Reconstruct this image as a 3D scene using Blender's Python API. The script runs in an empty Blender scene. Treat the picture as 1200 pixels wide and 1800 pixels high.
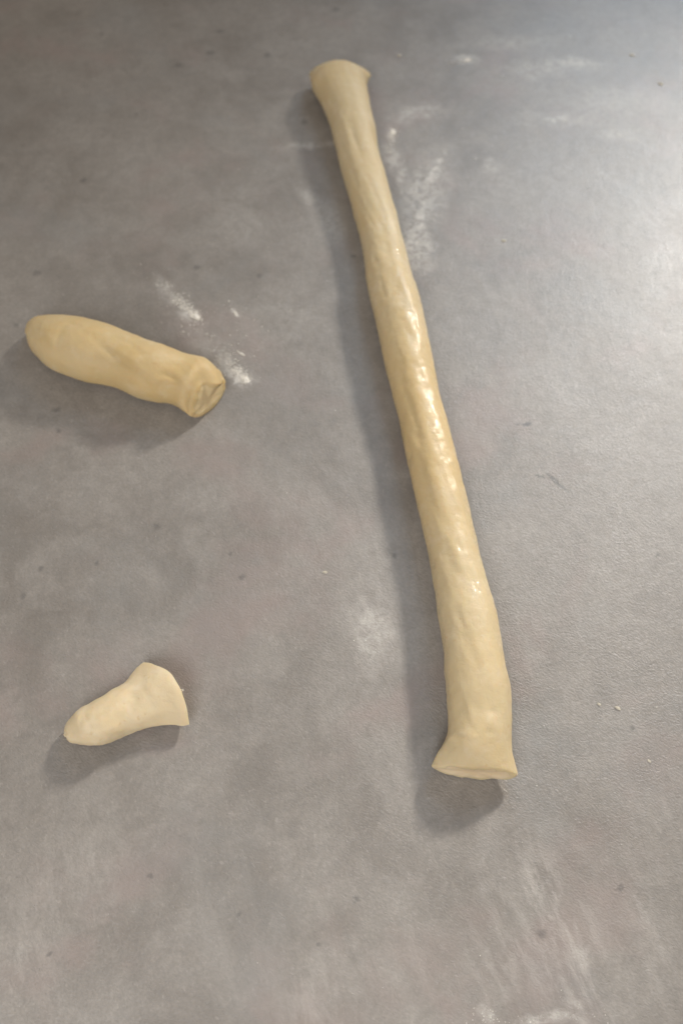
import bpy, bmesh, math, random
from mathutils import Vector, Matrix, noise
S = bpy.context.scene
COL = S.collection
R = math.radians

# ---------------------------------------------------------------- camera
TH = R(28); DIST = 0.62; FOV = R(60)
back = Vector((0, -math.sin(TH), math.cos(TH)))
cam = bpy.data.cameras.new('camera'); co = bpy.data.objects.new('camera', cam); COL.objects.link(co)
co.location = back * DIST; co.rotation_euler = (TH, 0, 0)
cam.sensor_fit = 'VERTICAL'; cam.sensor_height = 24; cam.lens = 12 / math.tan(FOV / 2)
cam.clip_start = 0.01; cam.clip_end = 50
cam.dof.use_dof = True; cam.dof.focus_distance = 0.525; cam.dof.aperture_fstop = 3.4
S.camera = co

# ---------------------------------------------------------------- light
w = bpy.data.worlds.new('World'); S.world = w; w.use_nodes = True
bg = w.node_tree.nodes['Background']
bg.inputs[0].default_value = (1.0, 0.86, 0.71, 1); bg.inputs[1].default_value = 0.365

def area(name, loc, target, sx, sy, power, col, spread=180):
    l = bpy.data.lights.new(name, 'AREA'); l.shape = 'RECTANGLE'; l.size = sx; l.size_y = sy
    l.energy = power; l.color = col; l.spread = R(spread)
    o = bpy.data.objects.new(name, l); COL.objects.link(o); o.location = loc
    o.rotation_euler = (Vector(target) - Vector(loc)).to_track_quat('-Z', 'Y').to_euler()
    return o
area('window_light', (1.13, 1.50, 1.05), (0.02, -0.30, 0), 0.17, 0.20, 2.65, (1.0, 0.93, 0.83), 40)
area('sky_light', (0.80, 1.45, 1.10), (0.42, 0.32, 0), 0.85, 1.1, 1.5, (0.47, 0.72, 1.0), 48)
area('fill_light', (-0.35, -1.05, 1.0), (-0.05, -0.2, 0), 0.8, 0.8, 5.6, (0.97, 0.97, 0.97), 110)  # soft front fill added behind the camera to raise the near counter

S.view_settings.view_transform = 'Standard'; S.view_settings.look = 'None'
S.view_settings.exposure = 0; S.view_settings.gamma = 1

# ---------------------------------------------------------------- node helpers
class NT:
    def __init__(s, name):
        s.m = bpy.data.materials.new(name); s.m.use_nodes = True
        s.t = s.m.node_tree; s.b = s.t.nodes['Principled BSDF']
        s.pos = s.t.nodes.new('ShaderNodeTexCoord').outputs['Object']
    def link(s, a, b): s.t.links.new(a, b)
    def put(s, sock, v):
        if hasattr(v, 'is_output'): s.link(v, sock)
        else: sock.default_value = v
    def turned(s, rot, sx, sy):
        return s.mapping((0, 0, 0), (0, 0, R(rot)), (sx, sy, 1), None, 'TEXTURE')
    def mapping(s, loc=(0,0,0), rot=(0,0,0), sc=(1,1,1), vec=None, kind='POINT'):
        n = s.t.nodes.new('ShaderNodeMapping'); n.vector_type = kind
        s.link(vec or s.pos, n.inputs[0])
        n.inputs[1].default_value = loc; n.inputs[2].default_value = rot; n.inputs[3].default_value = sc
        return n.outputs[0]
    def noise(s, scale, detail=4, rough=0.55, dist=0.0, vec=None, out=0):
        n = s.t.nodes.new('ShaderNodeTexNoise'); s.link(vec or s.pos, n.inputs['Vector'])
        n.inputs['Scale'].default_value = scale; n.inputs['Detail'].default_value = detail
        n.inputs['Roughness'].default_value = rough; n.inputs['Distortion'].default_value = dist
        return n.outputs[out]
    def ramp(s, v, a, b, lo=0.0, hi=1.0, smooth=True):
        n = s.t.nodes.new('ShaderNodeMapRange'); n.clamp = True
        n.interpolation_type = 'SMOOTHSTEP' if smooth else 'LINEAR'
        s.put(n.inputs[0], v); n.inputs[1].default_value = a; n.inputs[2].default_value = b
        n.inputs[3].default_value = lo; n.inputs[4].default_value = hi
        return n.outputs[0]
    def math(s, op, a, b=0.0, c=None):
        n = s.t.nodes.new('ShaderNodeMath'); n.operation = op
        s.put(n.inputs[0], a); s.put(n.inputs[1], b)
        if c is not None: s.put(n.inputs[2], c)
        return n.outputs[0]
    def mix(s, f, a, b, mode='MIX'):
        n = s.t.nodes.new('ShaderNodeMix'); n.data_type = 'RGBA'; n.blend_type = mode
        s.put(n.inputs[0], f)
        s.put(n.inputs[6], (*a, 1) if isinstance(a, tuple) else a)
        s.put(n.inputs[7], (*b, 1) if isinstance(b, tuple) else b)
        return n.outputs[2]
    def bump(s, h, strength, dist, prev=None):
        n = s.t.nodes.new('ShaderNodeBump'); n.inputs['Strength'].default_value = strength
        n.inputs['Distance'].default_value = dist; s.link(h, n.inputs['Height'])
        if prev is not None: s.link(prev, n.inputs['Normal'])
        return n.outputs[0]
    def attr(s, name):
        n = s.t.nodes.new('ShaderNodeAttribute'); n.attribute_name = name
        return n.outputs['Fac']

# ---------------------------------------------------------------- countertop material
def countertop_material():
    k = NT('stone_look_laminate')
    big = k.ramp(k.noise(7, 5, .55), .36, .64)
    mid = k.ramp(k.noise(24, 6, .62, .4), .34, .66)
    fin = k.ramp(k.noise(120, 5, .65), .3, .7)
    c = k.mix(big, (.195, .175, .155), (.275, .252, .228))
    c = k.mix(k.math('MULTIPLY', mid, .70), c, (.306, .283, .258))
    c = k.mix(k.math('MULTIPLY', fin, .38), c, (.170, .158, .146))
    c = k.mix(k.math('MULTIPLY', k.ramp(k.noise(620, 3, .6, .4, k.turned(60, 1, 1.6)), .35, .65), .26), c, (.125, .116, .106))
    c = k.mix(k.math('MULTIPLY', k.ramp(k.noise(380, 3, .6, .4, k.turned(20, 1, 1.5)), .60, .72), .22), c, (.44, .41, .375))
    c = k.mix(k.math('MULTIPLY', k.ramp(k.noise(48, 6, .68, .5, k.mapping((6.1, 2.2, 0))), .46, .66), .24), c, (.150, .136, .122))
    # faint tints of the print
    pink = k.ramp(k.noise(11, 4, .6, .3, k.mapping((3.1, 1.7, 0))), .50, .72)
    c = k.mix(k.math('MULTIPLY', pink, .60), c, (.258, .205, .188))
    cool = k.ramp(k.noise(9, 4, .6, .3, k.mapping((-2.3, 5.2, 0))), .50, .75)
    c = k.mix(k.math('MULTIPLY', cool, .40), c, (.212, .214, .210))
    # brushed streaks of the print
    st = k.noise(70, 6, .66, .3, k.turned(21, 1, 6))
    stm = k.math('MULTIPLY', k.ramp(st, .50, .72), k.ramp(k.noise(5, 3, .5, 0, k.mapping((9.0, 2.6, 0))), .42, .62))
    c = k.mix(k.math('MULTIPLY', stm, .13), c, (.38, .355, .33))
    # pale worn clouds of the print, dark printed specks, scratches and films of rubbed-in flour (where they lie: attributes of the top)
    rag = k.noise(210, 4, .65, .3)
    rg2 = k.math('SUBTRACT', rag, .5)
    def ragged(name, amt, a, b):
        return k.ramp(k.math('MULTIPLY_ADD', rg2, amt, k.attr(name)), a, b)
    pale = k.math('MULTIPLY', k.attr('pale'), k.ramp(k.noise(110, 7, .72, .4, k.turned(21, 1, 3.2)), .42, .64, .08, 1.0))
    c = k.mix(pale, c, (.42, .39, .36))
    c = k.mix(k.math('MULTIPLY', ragged('speck', .9, .1, .9), .42), c, (.055, .055, .056))
    c = k.mix(k.math('MULTIPLY', ragged('scratch', .9, .2, .6), .60), c, (.07, .068, .066))
    film = k.math('MULTIPLY', k.math('MULTIPLY', k.attr('film'), 1.3), k.ramp(k.noise(160, 6, .70, .6), .38, .60, .22, 1))
    c = k.mix(film, c, (.62, .595, .555))
    k.link(c, k.b.inputs['Base Color'])
    rg = k.ramp(mid, 0, 1, .41, .50)
    k.link(k.math('MULTIPLY_ADD', film, .35, rg), k.b.inputs['Roughness'])
    k.b.inputs['Specular IOR Level'].default_value = .40
    k.b.inputs['Coat Weight'].default_value = .55; k.b.inputs['Coat Roughness'].default_value = .48
    # leathery fine grain
    g1 = k.noise(900, 2, .5, .6, k.turned(60, 1, 1.8))
    g2 = k.noise(90, 3, .5)
    n = k.bump(g2, .25, .0012)
    k.link(n, k.b.inputs['Coat Normal'])
    n = k.bump(g1, .62, .0008, n)
    k.link(n, k.b.inputs['Normal'])
    return k.m

# ---------------------------------------------------------------- dough materials
def dough_material(name, base, warm, pale, oil=False, warm_amt=.6, sss=.35):
    k = NT(name)
    a = k.ramp(k.noise(22, 4, .55, .3), .35, .68)
    c = k.mix(k.math('MULTIPLY', a, warm_amt), base, warm)
    p = k.ramp(k.noise(60, 5, .6, .3, k.mapping((4, 1, 2))), .48, .75)
    c = k.mix(k.math('MULTIPLY', p, .75), c, pale)
    s = k.ramp(k.noise(230, 2, .5), .66, .76)
    c = k.mix(k.math('MULTIPLY', s, .30), c, (.46, .29, .13))
    if oil:
        y = k.attr('along')
        yel = k.math('MULTIPLY', k.ramp(y, .40, .58), k.ramp(y, .84, .62))
        c = k.mix(k.math('MULTIPLY', yel, .42), c, (.51, .345, .13))
    k.link(c, k.b.inputs['Base Color'])
    k.b.inputs['Subsurface Weight'].default_value = sss
    k.b.inputs['Subsurface Radius'].default_value = (.006, .0035, .0015)
    k.b.inputs['Subsurface Scale'].default_value = 1.0
    k.b.inputs['Roughness'].default_value = .58
    k.b.inputs['Specular IOR Level'].default_value = .35
    h1 = k.noise(260, 3, .55, .4)
    h2 = k.noise(900, 2, .5)
    n = k.bump(h1, .48, .0007)
    n = k.bump(h2, .25, .00025, n)
    k.link(n, k.b.inputs['Normal'])
    if oil:
        y = k.attr('along')
        wet = k.math('MULTIPLY', k.ramp(y, .22, .42), k.ramp(y, .95, .87))
        ragged = k.ramp(k.noise(140, 5, .65, .4), .37, .52)
        wet = k.math('MULTIPLY', wet, k.math('MULTIPLY_ADD', ragged, .8, .2))
        glint = k.ramp(k.noise(640, 3, .65, .6), .43, .57, .06, 1)
        wet = k.math('MULTIPLY', wet, glint)
        k.link(k.math('MULTIPLY', wet, .68), k.b.inputs['Coat Weight'])
        k.b.inputs['Coat Roughness'].default_value = .085
        # tiny wrinkles of the wet skin
        hw = k.noise(760, 3, .6, .9)
        hv = k.noise(95, 2, .5, .3)
        nn = k.bump(hw, .32, .0005)
        k.link(nn, k.b.inputs['Coat Normal'])
    return k.m

# ---------------------------------------------------------------- mesh helpers
def mesh_obj(name, verts, faces, mat, parent=None, smooth=True):
    me = bpy.data.meshes.new(name); me.from_pydata(verts, [], faces); me.update()
    if smooth: me.polygons.foreach_set('use_smooth', [True] * len(me.polygons))
    me.materials.append(mat)
    o = bpy.data.objects.new(name, me); COL.objects.link(o)
    if parent: o.parent = parent
    return o

def tag(o, label, cat, group=None, kind=None):
    if label: o['label'] = label
    if cat: o['category'] = cat
    if group: o['group'] = group
    if kind: o['kind'] = kind
    return o

def catmull(tab, n, ease=1.0):
    # resample a table of rows at even arc length with a Catmull-Rom curve
    pts = [Vector(((r[0]+r[2])/2, (r[1]+r[3])/2)) for r in tab]
    cum = [0]
    for a, b in zip(pts, pts[1:]): cum.append(cum[-1] + max((b-a).length, 1e-6))
    rows = []
    for i in range(n + 1):
        d = cum[-1] * (i / n) ** ease
        j = 0
        while j < len(cum) - 2 and cum[j+1] < d: j += 1
        t = (d - cum[j]) / (cum[j+1] - cum[j])
        p0 = tab[max(j-1, 0)]; p1 = tab[j]; p2 = tab[j+1]; p3 = tab[min(j+2, len(tab)-1)]
        h = cum[j+1] - cum[j]
        row = []
        for q in range(5):
            m1 = (p2[q]-p0[q]) / ((cum[j+1] - cum[max(j-1, 0)]) or 1) * h
            m2 = (p3[q]-p1[q]) / ((cum[min(j+2, len(tab)-1)] - cum[j]) or 1) * h
            row.append((2*t**3-3*t*t+1)*p1[q] + (t**3-2*t*t+t)*m1 + (-2*t**3+3*t*t)*p2[q] + (t**3-t*t)*m2)
        rows.append((d / cum[-1], d, row))
    return rows, cum[-1]

def seg_dist(p, pl):
    best = 1e9; tb = 0
    tot = len(pl) - 1
    for i in range(tot):
        a = Vector(pl[i]); b = Vector(pl[i+1]); ab = b - a
        t = max(0, min(1, (p - a).dot(ab) / (ab.length_squared or 1)))
        d = (p - (a + ab*t)).length
        if d < best: best = d; tb = (i + t) / tot
    return best, tb

def dough(name, tab, n, m, mat, cutmat, feats, start, end, lump=.9, fine=.25, seed=0, dimples=None, twist=12, wrinkle=.6):
    """tab rows: left x, left y, right x, right y, height (mm). start / end: dict(kind 'round' or 'cut', bow, lean, pinch, len)"""
    rows, L = catmull(tab, n, 1.8 if start['kind'] == 'round' else 1.0)
    off = Vector((seed*37.1, seed*11.3, seed*5.7))
    cx = sum(r[2][0]+r[2][2] for r in rows)/2/len(rows); cy = sum(r[2][1]+r[2][3] for r in rows)/2/len(rows)
    V = []; al = []
    tw = math.radians(twist)
    FW = Vector((tab[-1][0]+tab[-1][2]-tab[0][0]-tab[0][2], tab[-1][1]+tab[-1][3]-tab[0][1]-tab[0][3])).normalized(); AX = Vector((FW.y, -FW.x))
    def ring(s, d, row):
        lx, ly, rx, ry, H = row
        c = Vector(((lx+rx)/2, (ly+ry)/2)); a = Vector((rx-lx, ry-ly))/2
        W = a.length; ax = a.normalized(); fw = Vector((-ax.y, ax.x))
        # forward = from start to end
        if fw.dot(Vector((tab[-1][0]-tab[0][0], tab[-1][1]-tab[0][1]))) < 0: fw = -fw
        ws = max(0, 1 - d/start['len']); we = max(0, 1 - (L-d)/end['len'])
        ws = ws*ws*(3-2*ws); we = we*we*(3-2*we)
        pinch = ws*start.get('pinch', 0) + we*end.get('pinch', 0)
        pn = min(1, pinch)
        zc = .42*H
        out = []
        for j in range(m):
            t = 2*math.pi*j/m
            ct, stt = math.cos(t), math.sin(t)
            if stt >= 0:
                x = math.copysign(abs(ct)**(2/2.15), ct); q_ = abs(stt)**(2/2.15)
                z = zc + (H-zc)*((1-pn)*q_ + pn*(1-x*x))
            else:
                x = math.copysign(abs(ct)**(2/2.4), ct); q_ = abs(stt)**(2/2.7)
                z = zc - zc*((1-pn)*q_ + pn*max(0, 1-x*x)**.7)
            b = we*(end.get('bow', 0)*(1-x*x) + end.get('lean', 0)*(z/H-.42)) - ws*(start.get('bow', 0)*(1-x*x) + start.get('lean', 0)*(z/H-.42))
            lp = max(0, min(1, (x-.15)/.5))*max(0, min(1, (1-x)/.25))
            b += (we*end.get('lip', 0))*lp*lp*(3-2*lp)*max(0, z/H)**1.5
            p = c + ax*(x*W) + fw*b
            rg_ = we*end.get('rag', .7) + ws*start.get('rag', .7)
            if rg_ > .01: p += fw*rg_*noise.noise(Vector((x*2.3, z*.12, seed*3.3)))*(1.4 if z > zc else .8)
            P = Vector((p.x, p.y, z))
            nrm = Vector((ax.x*x*.9, ax.y*x*.9, (z-zc)/max(H-zc, 1e-3))); nrm.normalize()
            q = (P*.001 + off)
            amp = lump*noise.noise(q*34)*1.3 + lump*.55*noise.noise(q*85) + fine*noise.noise(q*230)
            u_, v_ = p.dot(AX), p.dot(FW)
            e = Vector(((u_*math.cos(tw)+v_*math.sin(tw))*.17, (v_*math.cos(tw)-u_*math.sin(tw))*.022, z*.12)) + off
            amp += wrinkle*(noise.noise(e) + .5*noise.noise(e*2.3))
            if dimples:
                f = dimples(s)
                if f > 0:
                    # orange-peel blisters drawn out along the roll
                    e = Vector((p.dot(ax)*.001*330, p.dot(fw)*.001*190, z*.3)) + off
                    v = noise.noise(e); v2 = noise.noise(e*1.9 + Vector((3, 3, 3)))
                    amp += f*(-max(0, v-.12)*1.9 + .5*v2)
            if stt > -.1:
                for pl, wd, dep in feats:
                    dd, tt = seg_dist(p, pl)
                    if dd < wd*3: amp += dep*math.exp(-(dd/wd)**2)*min(1, 4*tt+.25, 4*(1-tt)+.25)
            k = min(1, max(0, z/(.30*H)))*min(1, H/12)
            P += nrm*amp*k
            P.z = max(P.z, 0.15 if stt < 0 else .2)
            out.append(P)
        return out, c, fw
    rings = [ring(*r) for r in rows]
    faces = []
    for i, (rg, c, fw) in enumerate(rings):
        for P in rg: V.append(P.copy()); al.append(rows[i][0])
    for i in range(n):
        for j in range(m):
            faces.append((i*m+j, i*m+(j+1) % m, (i+1)*m+(j+1) % m, (i+1)*m+j))
    caps = []
    for which, idx, sp in (('s', 0, start), ('e', n, end)):
        rg, c, fw = rings[idx]
        sgn = -1 if which == 's' else 1
        ctr = sum(rg, Vector())/m
        if sp['kind'] == 'round':
            bz = idx*m
            prev = list(range(bz, bz+m))
            for fr, push in ((.86, .30), (.66, .52), (.42, .66), (.2, .72)):
                cur = []
                for P in rg:
                    Q = ctr + (P-ctr)*fr + Vector((fw.x, fw.y, 0))*sgn*push*sp.get('push', 5)
                    cur.append(len(V)); V.append(Q); al.append(rows[idx][0])
                for j in range(m):
                    q = (prev[j], prev[(j+1) % m], cur[(j+1) % m], cur[j])
                    faces.append(q if which == 'e' else q[::-1])
                prev = cur
            t = len(V); V.append(ctr + Vector((fw.x, fw.y, 0))*sgn*.73*sp.get('push', 5)); al.append(rows[idx][0])
            for j in range(m):
                q = (prev[j], prev[(j+1) % m], t); faces.append(q if which == 'e' else q[::-1])
        else:
            # rolled rim on the body, then the cut face as its own part
            CV = []; CF = []
            rim = sp.get('rim', .9)
            prev = list(range(idx*m, idx*m+m))
            F3 = Vector((fw.x, fw.y, 0))
            for ins, push in ((.3, .55), (.9, .9), (1.8, 1.0), (2.8, .98)):
                cur = []
                for P in rg:
                    dv = ctr-P; ln = dv.length
                    rm = rim*(1 + .9*noise.noise(P*.17 + off))
                    Q = P + dv*min(.6, ins*rm/max(ln, .1)) + F3*sgn*push*rm
                    Q.z = max(Q.z, .15)
                    cur.append(len(V)); V.append(Q); al.append(rows[idx][0])
                for j in range(m):
                    q = (prev[j], prev[(j+1) % m], cur[(j+1) % m], cur[j])
                    faces.append(q if which == 'e' else q[::-1])
                prev = cur
            base = [V[i].copy() for i in prev]
            c2 = sum(base, Vector())/m
            CV += [P.copy() for P in base]; pv = list(range(m))
            for fr, push in ((.93, -.25), (.8, -.8), (.6, -1.2), (.4, -1.3), (.2, -1.35)):
                cur = []
                for P in base:
                    Q = c2 + (P-c2)*fr + F3*sgn*push*sp.get('dent', 1)
                    Q += F3*sgn*(.3*noise.noise(Q*.16+off) + .05*noise.noise(Q*.5+off))
                    cur.append(len(CV)); CV.append(Q)
                for j in range(m):
                    q = (pv[j], pv[(j+1) % m], cur[(j+1) % m], cur[j]); CF.append(q if which == 'e' else q[::-1])
                pv = cur
            t = len(CV); CV.append(c2 - F3*sgn*1.35*sp.get('dent', 1))
            for j in range(m):
                q = (pv[j], pv[(j+1) % m], t); CF.append(q if which == 'e' else q[::-1])
            caps.append((CV, CF, F3*sgn))
    org = Vector((cx, cy, 0))
    o = mesh_obj(name, [(P-org)*.001 for P in V], faces, mat)
    at = o.data.attributes.new('along', 'FLOAT', 'POINT'); at.data.foreach_set('value', al)
    o.location = org*.001
    for CV, CF, F_ in caps:
        tot = Vector()
        for q in CF:
            p0, p1, p2 = CV[q[0]], CV[q[1]], CV[q[2]]; tot += (p1-p0).cross(p2-p0)
        if tot.dot(F_) < 0: CF = [q[::-1] for q in CF]
        cf = mesh_obj('cut_face', [(P-org)*.001 for P in CV], CF, cutmat, o)
        bm = bmesh.new(); bm.from_mesh(cf.data); bm.verts.ensure_lookup_table()
        inner = [v for v in bm.verts if v.index >= m]
        for _ in range(25): bmesh.ops.smooth_vert(bm, verts=inner, factor=.5, use_axis_x=True, use_axis_y=True, use_axis_z=True)
        bm.to_mesh(cf.data); bm.free()
    # outward normals whatever the winding of the sections
    for ob in [o]:
        bm = bmesh.new(); bm.from_mesh(ob.data); bmesh.ops.recalc_face_normals(bm, faces=bm.faces); bm.to_mesh(ob.data); bm.free()
    return o

# ---------------------------------------------------------------- setting: the countertop
import numpy as np
PALE = [
        ((0.1159, -0.2516), .030, .075, 18, .42), ((0.1281, -0.2831), .040, .055, 15, .45), ((0.0875, -0.2831), .03, .05, 10, .35),
        ((0.1747, -0.2662), .02, .05, 8, .35), ((0.1104, -0.2427), .008, .030, 22, .4), ((0.1316, -0.2803), .006, .022, 22, .5),
        ((-0.1715, -0.2662), .03, .06, -10, .30), ((-0.1527, -0.2181), .03, .05, 10, .25), ((-0.0123, -0.2968), .05, .035, 30, .35),
        ((0.0223, -0.0883), .022, .045, -8, .42), ((0.0190, -0.0602), .03, .06, -4, .22), ((0.0345, -0.1757), .03, .04, 0, .12),
        ((-0.0120, 0.0091), .06, .08, 0, .20), ((0.0872, -0.2486), .012, .04, 15, .25),
        ((0.1842, -0.2086), .03, .05, 0, .2), ((-0.1367, -0.2397), .008, .03, 20, .3), ((0.0376, -0.2803), .03, .03, 20, .2)]
SPECK = [
        ((-0.2119, 0.0864), .0052, .6), ((-0.1281, -0.0116), .0042, .9), ((-0.0674, -0.0498), .0040, .8), ((-0.1559, 0.4829), .0065, .8), ((-0.0712, 0.4982), .0048, .9),
        ((-0.1262, 0.5016), .007, .7), ((-0.1190, 0.5348), .006, .8), ((-0.2484, 0.2208), .0048, .9), ((-0.2249, 0.3278), .0040, .9), ((-0.0337, 0.4026), .0046, 1),
        ((-0.0667, 0.2178), .0034, 1), ((-0.1179, 0.2270), .004, .8), ((0.1111, -0.2667), .0040, .9), ((-0.2113, -0.0635), .0028, 1), ((-0.0577, -0.2569), .0020, 1),
        ((-0.1610, -0.2767), .0026, .6), ((0.0087, -0.2489), .0030, 1), ((-0.2031, -0.0436), .003, .8), ((-0.2074, 0.0677), .003, 1), ((0.0360, -0.0338), .003, 1),
        ((-0.0756, -0.0329), .0022, 1), ((-0.1094, -0.2366), .0025, 1), ((0.1591, -0.2427), .003, .7), ((0.1796, -0.1515), .002, .8), ((-0.2553, 0.1664), .003, 1),
        ((-0.2341, 0.5303), .003, 1), ((-0.0057, 0.5692), .006, .8), ((-0.0126, -0.2719), .0022, .7), ((-0.1659, -0.0393), .002, 1), ((0.0094, 0.2395), .003, 1),
        ((0.1302, 0.0737), .004, .4), ((0.1365, 0.0737), .006, .3), ((-0.1881, 0.4142), .003, 1), ((0.2152, -0.0329), .003, .8)]
SCRATCH = [((0.1502, 0.0276), .008, .0016, -46), ((0.1563, 0.0201), .008, .0016, -40), ((0.1414, 0.0290), .005, .0012, -8), ((0.1364, 0.0732), .007, .0012, 4)]
FILM = [
        ((0.0651, 0.2814), .010, .040, -7, .55, 130), ((0.0840, 0.3398), .006, .034, -24, .60, 150), ((0.0632, 0.3187), .006, .040, -14, .40, 120),
        ((0.0463, 0.3874), .008, .014, 0, .65, 150), ((0.0425, 0.3578), .010, .030, 6, .34, 120), ((0.0705, 0.4142), .034, .016, 20, .30, 120), ((0.0521, 0.3257), .007, .050, 2, .32, 90),
        ((0.0606, 0.2521), .018, .040, -4, .46, 150), ((0.0713, 0.3118), .030, .075, -14, .30, 90), ((0.0677, 0.2301), .012, .016, -4, .18, 150),
        ((-0.1376, 0.2026), .010, .032, 40, .30, 170), ((-0.1197, 0.1790), .010, .018, 45, .6, 200), ((-0.1019, 0.1505), .036, .018, -42, .14, 170),
        ((-0.0759, 0.1204), .010, .016, 35, .75, 200), ((-0.0875, 0.1312), .010, .018, 40, .5, 200), ((-0.0849, 0.1790), .004, .009, 30, .6, 200),
        ((0.1199, 0.4888), .013, .010, 0, .55, 150), ((0.2007, 0.4804), .075, .018, 3, .22, 110), ((0.2081, 0.4065), .075, .016, 2, .15, 90),
        ((0.1978, 0.4080), .022, .008, 6, .40, 150), ((0.1293, 0.3434), .014, .012, -40, .28, 140), ((0.2230, 0.4854), .03, .010, 3, .38, 150),
        ((0.1660, 0.5172), .06, .016, 0, .16, 80), ((0.2636, 0.4299), .07, .03, 0, .18, 80), ((0.2495, 0.3874), .03, .012, 0, .25, 120),
        ((-0.0495, 0.1732), .05, .05, 0, .10, 110), ((-0.0096, 0.2781), .022, .04, 0, .16, 110), ((-0.0294, 0.3084), .012, .03, 30, .18, 150),
        ((-0.0255, 0.3725), .05, .006, 3, .24, 140), ((-0.0822, 0.2847), .04, .05, 20, .10, 110), ((0.0763, -0.3075), .007, .005, 0, .4, 230),
        ((0.1111, -0.3099), .026, .004, 4, .42, 230), ((0.1259, -0.3009), .006, .004, 0, .4, 230), ((0.0203, -0.0922), .014, .028, 0, .25, 260)]

fx = np.arange(-.40, .4001, .00115); fy = np.arange(-.36, .6601, .00115)
xs = np.concatenate(([-1.1, -1.1, -1.097], fx, [1.097, 1.1, 1.1])); ys = np.concatenate(([-.7, -.7, -.697], fy, [1.197, 1.2, 1.2]))
X, Y = np.meshgrid(xs, ys); Z = np.zeros_like(X)
for s_, z_ in ((0, -.04), (1, -.003)):
    for r_ in (s_, -1-s_): Z[:, r_] = np.minimum(Z[:, r_], z_); Z[r_, :] = np.minimum(Z[r_, :], z_)
def wob(a, b, ph):
    return (np.sin(X*a+Y*b*.6+ph) + .6*np.sin(-X*b*1.7+Y*a*1.3+ph*2.1) + .4*np.sin(X*a*2.9+Y*b*2.3+ph*3.7))/2
WX = X + .0022*wob(260, 190, 1.0) + .005*wob(70, 52, 4.0); WY = Y + .0022*wob(230, 280, 2.4) + .005*wob(61, 77, .3)
SX = X + .0008*wob(900, 700, 1.0); SY = Y + .0008*wob(800, 950, 2.0)
def dist(x, y, rx, ry, rot, U, W):
    c_, s_ = math.cos(R(rot)), math.sin(R(rot)); dx, dy = U-x, W-y
    return np.hypot((dx*c_+dy*s_)/rx, (-dx*s_+dy*c_)/ry)
def sm(v): v = np.clip(v, 0, 1); return v*v*(3-2*v)
pale_ = np.zeros_like(X); speck_ = np.zeros_like(X); scr_ = np.zeros_like(X); film_ = np.zeros_like(X)
for (x, y), rx, ry, rot, a_ in PALE: pale_ = 1-(1-pale_)*(1-a_*sm(1-dist(x, y, rx, ry, rot, WX, WY)))
for (x, y), r_, q_ in SPECK: speck_ = np.maximum(speck_, np.clip(1.15-dist(x, y, r_, r_*q_, 20, SX, SY), 0, 1))
for (x, y), rx, ry, rot in SCRATCH: scr_ = np.maximum(scr_, np.clip(1.2-dist(x, y, rx, ry, rot, SX, SY), 0, 1))
for (x, y), rx, ry, rot, a_, q_ in FILM: film_ = np.maximum(film_, a_*sm(1.1-dist(x, y, rx, ry, rot, WX, WY)))
ny, nx = X.shape
me = bpy.data.meshes.new('countertop')
idx = np.arange(nx*ny).reshape(ny, nx)
q = np.stack([idx[:-1, :-1], idx[:-1, 1:], idx[1:, 1:], idx[1:, :-1]], -1).reshape(-1).astype(np.int32)
nf = len(q)//4
me.vertices.add(nx*ny); me.vertices.foreach_set('co', np.stack([X, Y, Z], -1).astype(np.float32).reshape(-1))
me.loops.add(nf*4); me.loops.foreach_set('vertex_index', q)
me.polygons.add(nf); me.polygons.foreach_set('loop_start', np.arange(0, nf*4, 4, dtype=np.int32))
me.update(calc_edges=True); me.validate()
for nm, ar in (('pale', pale_), ('speck', speck_), ('scratch', scr_), ('film', film_)):
    at = me.attributes.new(nm, 'FLOAT', 'POINT'); at.data.foreach_set('value', ar.astype(np.float32).reshape(-1))
me.materials.append(countertop_material())
top = bpy.data.objects.new('countertop', me); COL.objects.link(top)
top['kind'] = 'structure'

# ---------------------------------------------------------------- the three pieces of dough
ROPE = [[-30.07, 453.6, 27.4, 451.98, 28.75], [-27.75, 440.14, 24.61, 442.27, 34.41], [-25.93, 432.11, 23.03, 436.12, 33.88], [-21.89, 423.38, 23.26, 429.45, 33.09], [-17.14, 409.74, 24.38, 418.82, 33.21], [-11.51, 388.48, 26.66, 400.58, 33.63], [-6.14, 359.84, 30.08, 371.53, 31.97], [-1.3, 332.04, 33.23, 343.34, 30.51], [5.98, 298.23, 39.24, 309.06, 29.38], [12.54, 265.62, 44.96, 276.02, 28.61], [17.31, 233.91, 50.12, 243.89, 28.81], [20.0, 202.89, 54.99, 212.46, 30.48], [23.83, 173.17, 60.83, 182.36, 32.03], [28.65, 145.54, 64.4, 154.39, 30.94], [32.33, 118.68, 67.68, 127.21, 30.55], [37.16, 93.13, 70.77, 101.35, 29.07], [41.84, 68.32, 74.31, 76.26, 28.08], [44.89, 43.87, 78.53, 51.52, 28.97], [48.76, 20.46, 82.72, 27.84, 29.19], [52.54, -2.05, 86.28, 5.08, 28.97], [55.95, -23.74, 89.1, -16.84, 28.44], [58.67, -44.84, 91.96, -38.17, 28.52], [60.87, -65.38, 95.12, -58.92, 29.28], [62.14, -85.44, 98.87, -79.2, 31.29], [63.86, -104.55, 100.91, -98.52, 31.54], [64.25, -123.13, 102.19, -117.28, 32.24], [64.71, -136.35, 103.97, -132.3, 31.23], [64.58, -147.43, 103.56, -145.09, 29.22], [63.65, -156.93, 102.47, -156.02, 29.0], [61.05, -163.13, 102.08, -163.13, 28.3], [58.64, -167.09, 102.13, -168.78, 27.2], [55.75, -172.25, 103.41, -175.26, 24.8], [53.61, -176.68, 104.74, -181.33, 22.0]]
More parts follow.
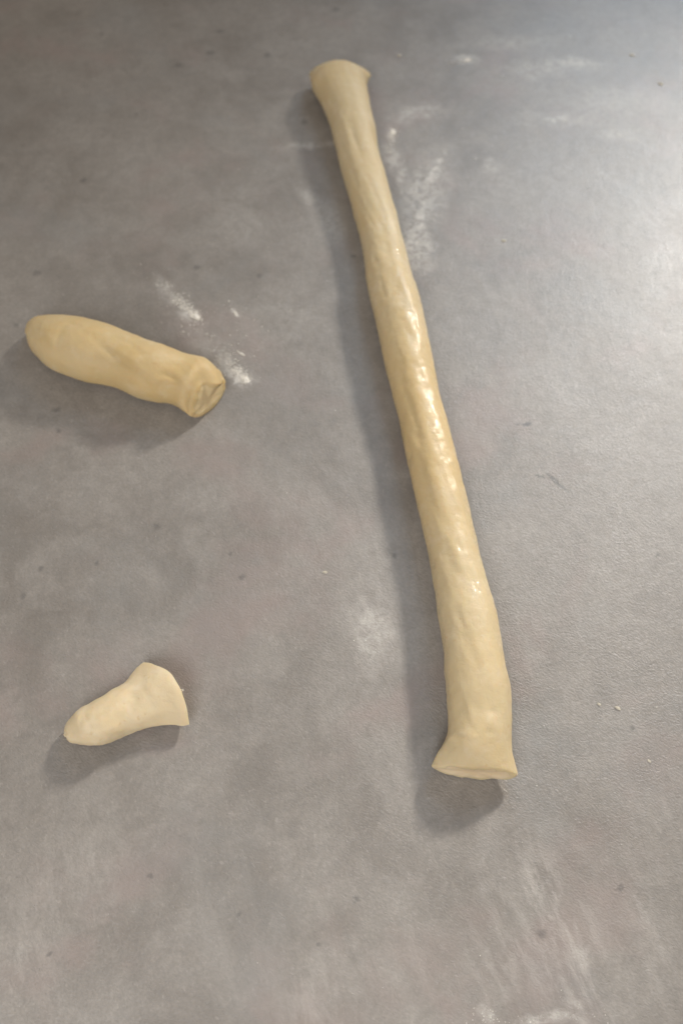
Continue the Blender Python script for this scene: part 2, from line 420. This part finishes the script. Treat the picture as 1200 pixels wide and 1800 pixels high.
MED = [[-244.37, 153.31, -244.42, 158.9, 5.86], [-241.76, 146.65, -241.55, 160.77, 13.39], [-238.17, 138.68, -236.2, 162.48, 20.04], [-232.45, 131.18, -227.8, 162.58, 25.37], [-219.31, 118.0, -213.14, 160.14, 32.33], [-205.56, 110.41, -197.07, 157.07, 35.06], [-192.0, 104.56, -181.12, 151.32, 35.5], [-179.71, 102.95, -166.95, 146.14, 33.76], [-166.14, 98.44, -152.14, 139.87, 33.22], [-150.41, 89.95, -136.23, 131.74, 34.4], [-136.77, 86.25, -122.25, 126.0, 33.0], [-128.61, 86.03, -112.97, 123.23, 29.85], [-121.67, 83.05, -104.38, 121.73, 29.65], [-116.22, 78.29, -97.34, 119.17, 30.61], [-112.75, 75.23, -91.16, 113.17, 28.8], [-111.28, 74.39, -87.17, 104.88, 24.09]]
SMALL = [[-168.89, -157.43, -170.13, -154.81, 3.19], [-167.19, -159.93, -169.62, -152.0, 7.88], [-164.75, -161.58, -168.65, -149.3, 10.95], [-160.91, -162.48, -166.21, -146.52, 13.45], [-154.47, -163.56, -160.66, -141.25, 18.06], [-147.35, -164.06, -153.84, -138.0, 19.88], [-140.59, -162.72, -147.23, -134.5, 20.3], [-134.8, -159.59, -141.83, -130.46, 19.77], [-128.42, -155.66, -137.44, -127.33, 18.43], [-120.08, -152.83, -134.67, -124.34, 17.93], [-111.46, -151.5, -132.18, -120.45, 18.67], [-102.72, -151.23, -129.07, -115.46, 19.55], [-96.77, -151.58, -126.49, -112.86, 19.52], [-93.79, -150.74, -125.34, -111.83, 18.04]]
ROPE_F = [[[[37.8, 128.0], [43.2, 96.8], [49.1, 67.1], [54.1, 34.0], [56.8, 6.9], [62.3, -14.9]], 3.0, -0.6], [[[46.9, 126.3], [52.8, 85.3], [59.8, 42.0], [64.8, 1.3], [67.7, -28.6]], 5, 0.55], [[[64.7, -36.9], [69.3, -53.1], [74.2, -63.1]], 3, -0.7], [[[70.7, -28.6], [74.5, -45.1], [78.2, -57.1]], 3, 0.6], [[[6.0, 388.2], [9.8, 351.6], [15.3, 316.7]], 3, -0.6], [[[27.9, 274.5], [34.0, 236.6], [39.8, 200.5]], 4, -0.6], [[[39.8, 39.0], [44.4, 34.3], [48.3, 32.0]], 4, -0.8], [[[87.5, -147.4], [91.2, -150.8]], 2.2, -0.9], [[[84.8, -160.2], [88.0, -161.5]], 2.0, -1.0], [[[75.8, -145.7], [76.9, -154.2]], 2.2, 0.5], [[[71.4, -160.8], [78.9, -163.5]], 2.2, 0.5], [[[-1.0, 383.0], [10.7, 346.7], [19.0, 315.4]], 1.4, -0.5], [[[-3.9, 357.4], [5.7, 322.3], [14.0, 288.6]], 1.5, -0.5], [[[10.3, 288.6], [20.7, 259.5], [28.9, 237.6]], 1.5, -0.5], [[[18.9, 305.2], [25.7, 285.3], [31.4, 271.0]], 1.4, -0.45], [[[24.5, 216.4], [29.8, 192.8], [32.8, 169.9]], 1.5, -0.5], [[[58.9, -41.0], [62.5, -57.1], [64.7, -70.9]], 1.5, -0.4], [[[71.3, -80.5], [74.6, -95.7], [75.8, -110.4]], 1.5, -0.4], [[[80.6, -124.8], [82.1, -137.1]], 1.5, -0.4]]
MED_F = [[[[-175.9, 120.0], [-165.9, 112.7], [-155.8, 104.5], [-144.5, 94.8], [-134.1, 85.3]], 1.9, -1.3], [[[-171.4, 123.7], [-159.9, 114.8], [-146.2, 103.0]], 4, 0.8], [[[-132.7, 95.3], [-128.3, 97.4], [-122.9, 96.4], [-117.7, 92.3]], 1.4, -1.2], [[[-207.6, 121.6], [-207.9, 129.5], [-204.5, 134.9], [-199.8, 137.6]], 3, -0.8], [[[-185.0, 131.6], [-179.9, 124.8], [-174.3, 120.0]], 2.0, -0.8], [[[-92.6, 115.3], [-88.8, 108.0], [-86.8, 102.8]], 3, 1.0], [[[-103.0, 85.5], [-99.7, 96.7], [-94.6, 106.9]], 2.2, -0.8], [[[-204.0, 143.0], [-192.3, 135.4], [-185.8, 128.0]], 1.6, -0.7], [[[-166.2, 129.0], [-154.8, 121.6], [-140.1, 108.1]], 1.5, -0.8], [[[-162.7, 124.8], [-150.0, 115.3]], 2.5, 0.4], [[[-153.2, 88.8], [-142.5, 83.8], [-133.1, 79.8]], 1.4, -0.7], [[[-222.0, 136.0], [-218.6, 128.0], [-212.4, 120.0]], 1.8, -0.5], [[[-124.2, 107.1], [-116.3, 101.9], [-110.7, 92.8]], 1.6, -0.6], [[[-105.6, 107.1], [-102.1, 99.4], [-102.4, 91.8]], 1.5, -0.5], [[[-186.4, 107.1], [-170.9, 99.4], [-162.1, 94.3]], 2, -0.5]]
SMALL_F = [[[[-149.5, -151.0], [-145.0, -146.2], [-138.5, -143.4]], 1.6, -0.5], [[[-122.2, -130.5], [-116.6, -137.6], [-113.0, -146.3]], 2, -0.5], [[[-158.0, -154.9], [-155.9, -150.5], [-152.0, -149.1]], 2, -0.5], [[[-130.7, -131.1], [-127.3, -136.4], [-127.3, -143.4], [-130.8, -151.0], [-133.5, -157.1]], 5, -1.6], [[[-154.0, -156.0], [-143.7, -156.4], [-135.6, -152.6]], 2.5, -0.5], [[[-125.5, -125.2], [-121.1, -134.1]], 4, -0.5]]
m_cut = dough_material('cut_dough', (.60, .475, .31), (.58, .44, .27), (.63, .52, .37), warm_amt=.4, sss=.2)
m_rope = dough_material('oiled_dough', (.53, .43, .265), (.51, .395, .22), (.57, .475, .32), oil=True)
m_cut2 = dough_material('cut_rested_dough', (.61, .485, .285), (.59, .45, .25), (.64, .53, .34), warm_amt=.4, sss=.2)
m_med = dough_material('rested_dough', (.555, .43, .24), (.53, .385, .18), (.60, .485, .30), warm_amt=.8)
m_small = dough_material('fresh_dough', (.60, .495, .325), (.58, .46, .28), (.64, .55, .40))

def peel(s):
    a = min(1, max(0, (s-.25)/.15)); b = min(1, max(0, (.66-s)/.15))
    return .26*a*b + .06

rope = dough('dough_rope', ROPE, 420, 80, m_rope, m_cut, ROPE_F,
    dict(kind='cut', bow=-1, lean=-3, pinch=.85, len=24, rim=.7),
    dict(kind='cut', bow=1.0, lean=-3.0, pinch=.75, len=46, rim=1.3, dent=.3), seed=1, lump=.50, wrinkle=.45, dimples=peel)
tag(rope, 'long rolled rope of dough with an oily shine and flared cut ends', 'dough')
med = dough('dough_piece', MED, 130, 72, m_med, m_cut2, MED_F,
    dict(kind='round', len=15, push=1.6),
    dict(kind='cut', bow=0, lean=-9, pinch=.95, len=18, rim=1.5, dent=.25, lip=8.5, rag=.8), seed=2, lump=.8, wrinkle=.3)
tag(med, 'medium log of dough with one rounded end, creased, beside the flour crumbs', 'dough')
small = dough('dough_piece', SMALL, 110, 72, m_small, m_cut, SMALL_F,
    dict(kind='round', len=10, push=1.2),
    dict(kind='cut', bow=5.5, lean=6, pinch=1.0, len=30, rim=.5, rag=.6), seed=3, lump=1.25, fine=.3, wrinkle=.12)
tag(small, 'smallest stub of dough, pale, flaring to a cut edge, alone at lower left', 'dough')

# ---------------------------------------------------------------- flour
kf = NT('flour')
kf.link(kf.mix(kf.ramp(kf.noise(300, 3), .35, .65), (.70, .67, .61), (.80, .77, .71)), kf.b.inputs['Base Color'])
kf.b.inputs['Roughness'].default_value = .95; kf.b.inputs['Specular IOR Level'].default_value = .2
m_flour = kf.m
kd = NT('dried_dough')
kd.link(kd.mix(kd.ramp(kd.noise(700, 3), .35, .65), (.40, .36, .29), (.56, .52, .44)), kd.b.inputs['Base Color'])
kd.b.inputs['Roughness'].default_value = .8
m_dry = kd.m
rnd = random.Random(5)
OCT = ([(1,0,0),(-1,0,0),(0,1,0),(0,-1,0),(0,0,1),(0,0,-1)], [(0,2,4),(2,1,4),(1,3,4),(3,0,4),(2,0,5),(1,2,5),(3,1,5),(0,3,5)])
class Grains:
    def __init__(s): s.v = []; s.f = []
    def add(s, x, y, z, r):
        b = len(s.v); a = rnd.random()*6.28; ca, sa = math.cos(a), math.sin(a)
        e = [r*rnd.uniform(.6, 1.35) for _ in range(3)]
        for vx, vy, vz in OCT[0]:
            px, py = vx*e[0], vy*e[1]
            s.v.append((x+px*ca-py*sa, y+px*sa+py*ca, z+vz*e[2]*.8))
        for t in OCT[1]: s.f.append(tuple(b+i for i in t))
    def build(s, name, loc): 
        return mesh_obj(name, [(x-loc[0], y-loc[1], z) for x, y, z in s.v], s.f, m_flour, smooth=False)
def place(o, loc): o.location = (loc[0], loc[1], 0); return o

# heaped clumps with a trailing tail of grains
def clump(x, y, lx, ly, rot, n, h, tail, label):
    g = Grains(); ca, sa = math.cos(R(rot)), math.sin(R(rot))
    # solid lumpy core
    nu, nv = 20, 6
    b = len(g.v)
    def cpt(u, v):
        a = 2*math.pi*u/nu; rr = v/nv
        k = 1 + .28*noise.noise(Vector((math.cos(a)*1.6+x*90, math.sin(a)*1.6, y*90)))
        px, py = lx*.62*rr*math.cos(a)*k, ly*.62*rr*math.sin(a)*k
        z = h*math.sqrt(max(0, 1-rr*rr))*(1 + .5*noise.noise(Vector((px*900+x*50, py*900, 1))))
        return (x+px*ca-py*sa, y+px*sa+py*ca, z)
    g.v.append(cpt(0, 0))
    for v in range(1, nv+1):
        for u in range(nu): g.v.append(cpt(u, v))
    for u in range(nu): g.f.append((b, b+1+u, b+1+(u+1) % nu))
    for v in range(nv-1):
        for u in range(nu):
            a0 = b+1+v*nu; a1 = a0+nu
            g.f.append((a0+u, a1+u, a1+(u+1) % nu, a0+(u+1) % nu))
    for i in range(n):
        if rnd.random() < tail:
            t = rnd.random()**1.3; px = -lx*(.4+4.2*t); py = rnd.gauss(0, ly*(.55+.35*t)); z = 0
        else:
            px = rnd.gauss(0, lx*.5); py = rnd.gauss(0, ly*.5); z = h*.7*math.exp(-(px/lx)**2*2-(py/ly)**2*2)
        r = rnd.uniform(.00018, .0006)
        g.add(x+px*ca-py*sa, y+px*sa+py*ca, z*rnd.random()+r*.5, r)
    o = place(g.build('flour_clump', (x, y)), (x, y))
    return tag(o, label, 'flour', 'clumps of flour')
clump(*(-0.1149, 0.1750), .0058, .0036, -48, 520, .0018, .62, 'larger clump of flour with a long tail, above the log of dough')
clump(*(-0.0726, 0.1135), .0048, .0034, -52, 380, .0016, .50, 'clump of flour beside the cut end of the log of dough')
clump(*(-0.0839, 0.1779), .0040, .0013, -62, 40, .0006, .30, 'thin streak of flour to the right of the larger flour clump')
clump(*(-0.0769, 0.1383), .0036, .0010, -40, 26, .0006, .25, 'thin streak of flour just above the clump at the cut end')
clump(*(0.1205, 0.4905), .0050, .0026, 10, 60, .0008, .40, 'hazy lump of flour to the right of the top end of the rope')
clump(*(0.0464, 0.3897), .0060, .0038, 80, 160, .0007, .55, 'rounded dab of flour touching the upper right side of the rope')

# loose dustings
def dusting(specs, name, label, loc):
    g = Grains()
    for (x, y), sx, sy, rot, n, r0, r1 in specs:
        ca, sa = math.cos(R(rot)), math.sin(R(rot))
        for _ in range(n):
            px, py = rnd.gauss(0, sx), rnd.gauss(0, sy)
            X, Y = x+px*ca-py*sa, y+px*sa+py*ca
            if noise.noise(Vector((X*170, Y*170, 3.3))) < -.08: continue
            r = r0 + (r1-r0)*rnd.random()**3
            g.add(X, Y, r*.4, r)
    o = place(g.build(name, loc), loc)
    return tag(o, label, 'flour', None, 'stuff')
dusting([((0.0645, 0.2650), .006, .030, -6, 600, .00012, .00045), ((0.0822, 0.3327), .005, .022, -22, 160, .00012, .00045),
         ((0.0633, 0.2363), .009, .012, 0, 60, .00012, .0004), ((0.0704, 0.4103), .016, .008, 20, 60, .00012, .0004), ((0.0496, 0.3257), .006, .03, -6, 90, .00012, .0004)],
        'flour_smear', 'finger-streaked smear of flour along the upper right side of the rope', (0.0658, 0.2982))
dusting([((-0.1376, 0.2026), .004, .016, 40, 260, .00015, .0005), ((-0.1019, 0.1505), .020, .007, -42, 300, .00015, .00055), ((-0.0873, 0.1285), .006, .010, 40, 160, .00015, .0006),
         ((-0.0807, 0.1675), .022, .022, 0, 60, .0002, .0007), ((-0.1252, 0.1647), .004, .007, 0, 30, .0002, .0006)],
        'flour_dusting', 'loose scatter of flour grains around the log of dough', (-0.1023, 0.1562))
dusting([((0.0763, -0.3070), .004, .003, 0, 70, .00012, .0004), ((0.1096, -0.3099), .014, .002, 4, 150, .00012, .0004), ((0.1259, -0.3009), .006, .003, 0, 20, .00012, .0003)],
        'flour_dusting', 'broken line of flour grains along the bottom edge at right', (0.1006, -0.3081))
dusting([((0.0204, -0.0883), .007, .016, 0, 160, .0001, .0003), ((0.0148, -0.0961), .006, .006, 0, 80, .0001, .0003)],
        'flour_dusting', 'faint dusting of flour left of the shadow of the rope', (0.0204, -0.0883))
dusting([((0.1582, 0.4299), .09, .06, 0, 120, .0002, .0007), ((0.1382, 0.2087), .10, .10, 0, 70, .00015, .0005), ((-0.1439, 0.2715), .12, .12, 0, 50, .00015, .0004),
         ((-0.0466, 0.2270), .05, .05, 0, 60, .00015, .0005), ((-0.0508, 0.0864), .05, .05, 0, 50, .00015, .0004), ((0.1421, -0.1408), .05, .06, 0, 40, .00015, .0004),
         ((0.0000, -0.2690), .14, .07, 0, 50, .00012, .00035), ((0.2007, 0.4804), .03, .005, 3, 60, .0002, .0006)],
        'flour_specks', 'stray flour specks spread thinly over the grey counter', (0, 0))

# single crumbs of dough
def crumb(x, y, r, label, st=1.6, rot=20):
    bm = bmesh.new(); bmesh.ops.create_icosphere(bm, subdivisions=2, radius=1)
    for v in bm.verts:
        v.co *= 1 + .45*noise.noise(v.co*1.7 + Vector((x*100, y*100, 0)))
        v.co = Vector((v.co.x*r*st, v.co.y*r, max(v.co.z*r*.45, -r*.2) + r*.2))
    me = bpy.data.meshes.new('dough_crumb'); bm.to_mesh(me); bm.free(); me.materials.append(m_dry)
    o = bpy.data.objects.new('dough_crumb', me); COL.objects.link(o); o.location = (x, y, 0); o.rotation_euler.z = R(rot)
    tag(o, label, 'crumb', 'crumbs on the counter')
crumb(*(-0.0111, -0.0461), .0011, 'tiny white crumb alone on bare counter left of the rope', rot=-10)
crumb(*(0.1726, -0.1390), .0011, 'tiny crumb to the right of the lower end of the rope', rot=-30)
crumb(*(0.1612, -0.1365), .0008, 'smaller crumb just left of the crumb by the rope end', rot=-30)
crumb(*(0.1869, -0.1717), .0008, 'tiny crumb nearest the right edge, level with the cut rope end', rot=-40)
crumb(*(0.1354, 0.2566), .0013, 'pale crumb on the glossy area right of the flour smear', rot=0)
crumb(*(0.2996, 0.4556), .0017, 'crumb casting a dark fleck near the top right corner', rot=-30)
crumb(*(0.2794, 0.4982), .0015, 'highest crumb near the top right corner', rot=-10)
crumb(*(0.0553, 0.4973), .0016, 'soft white crumb just right of the top end of the rope', 1.2)
crumb(*(-0.1016, -0.1281), .0012, 'frayed shred of dough stuck at the edge of the small stub', 2.0, 20)
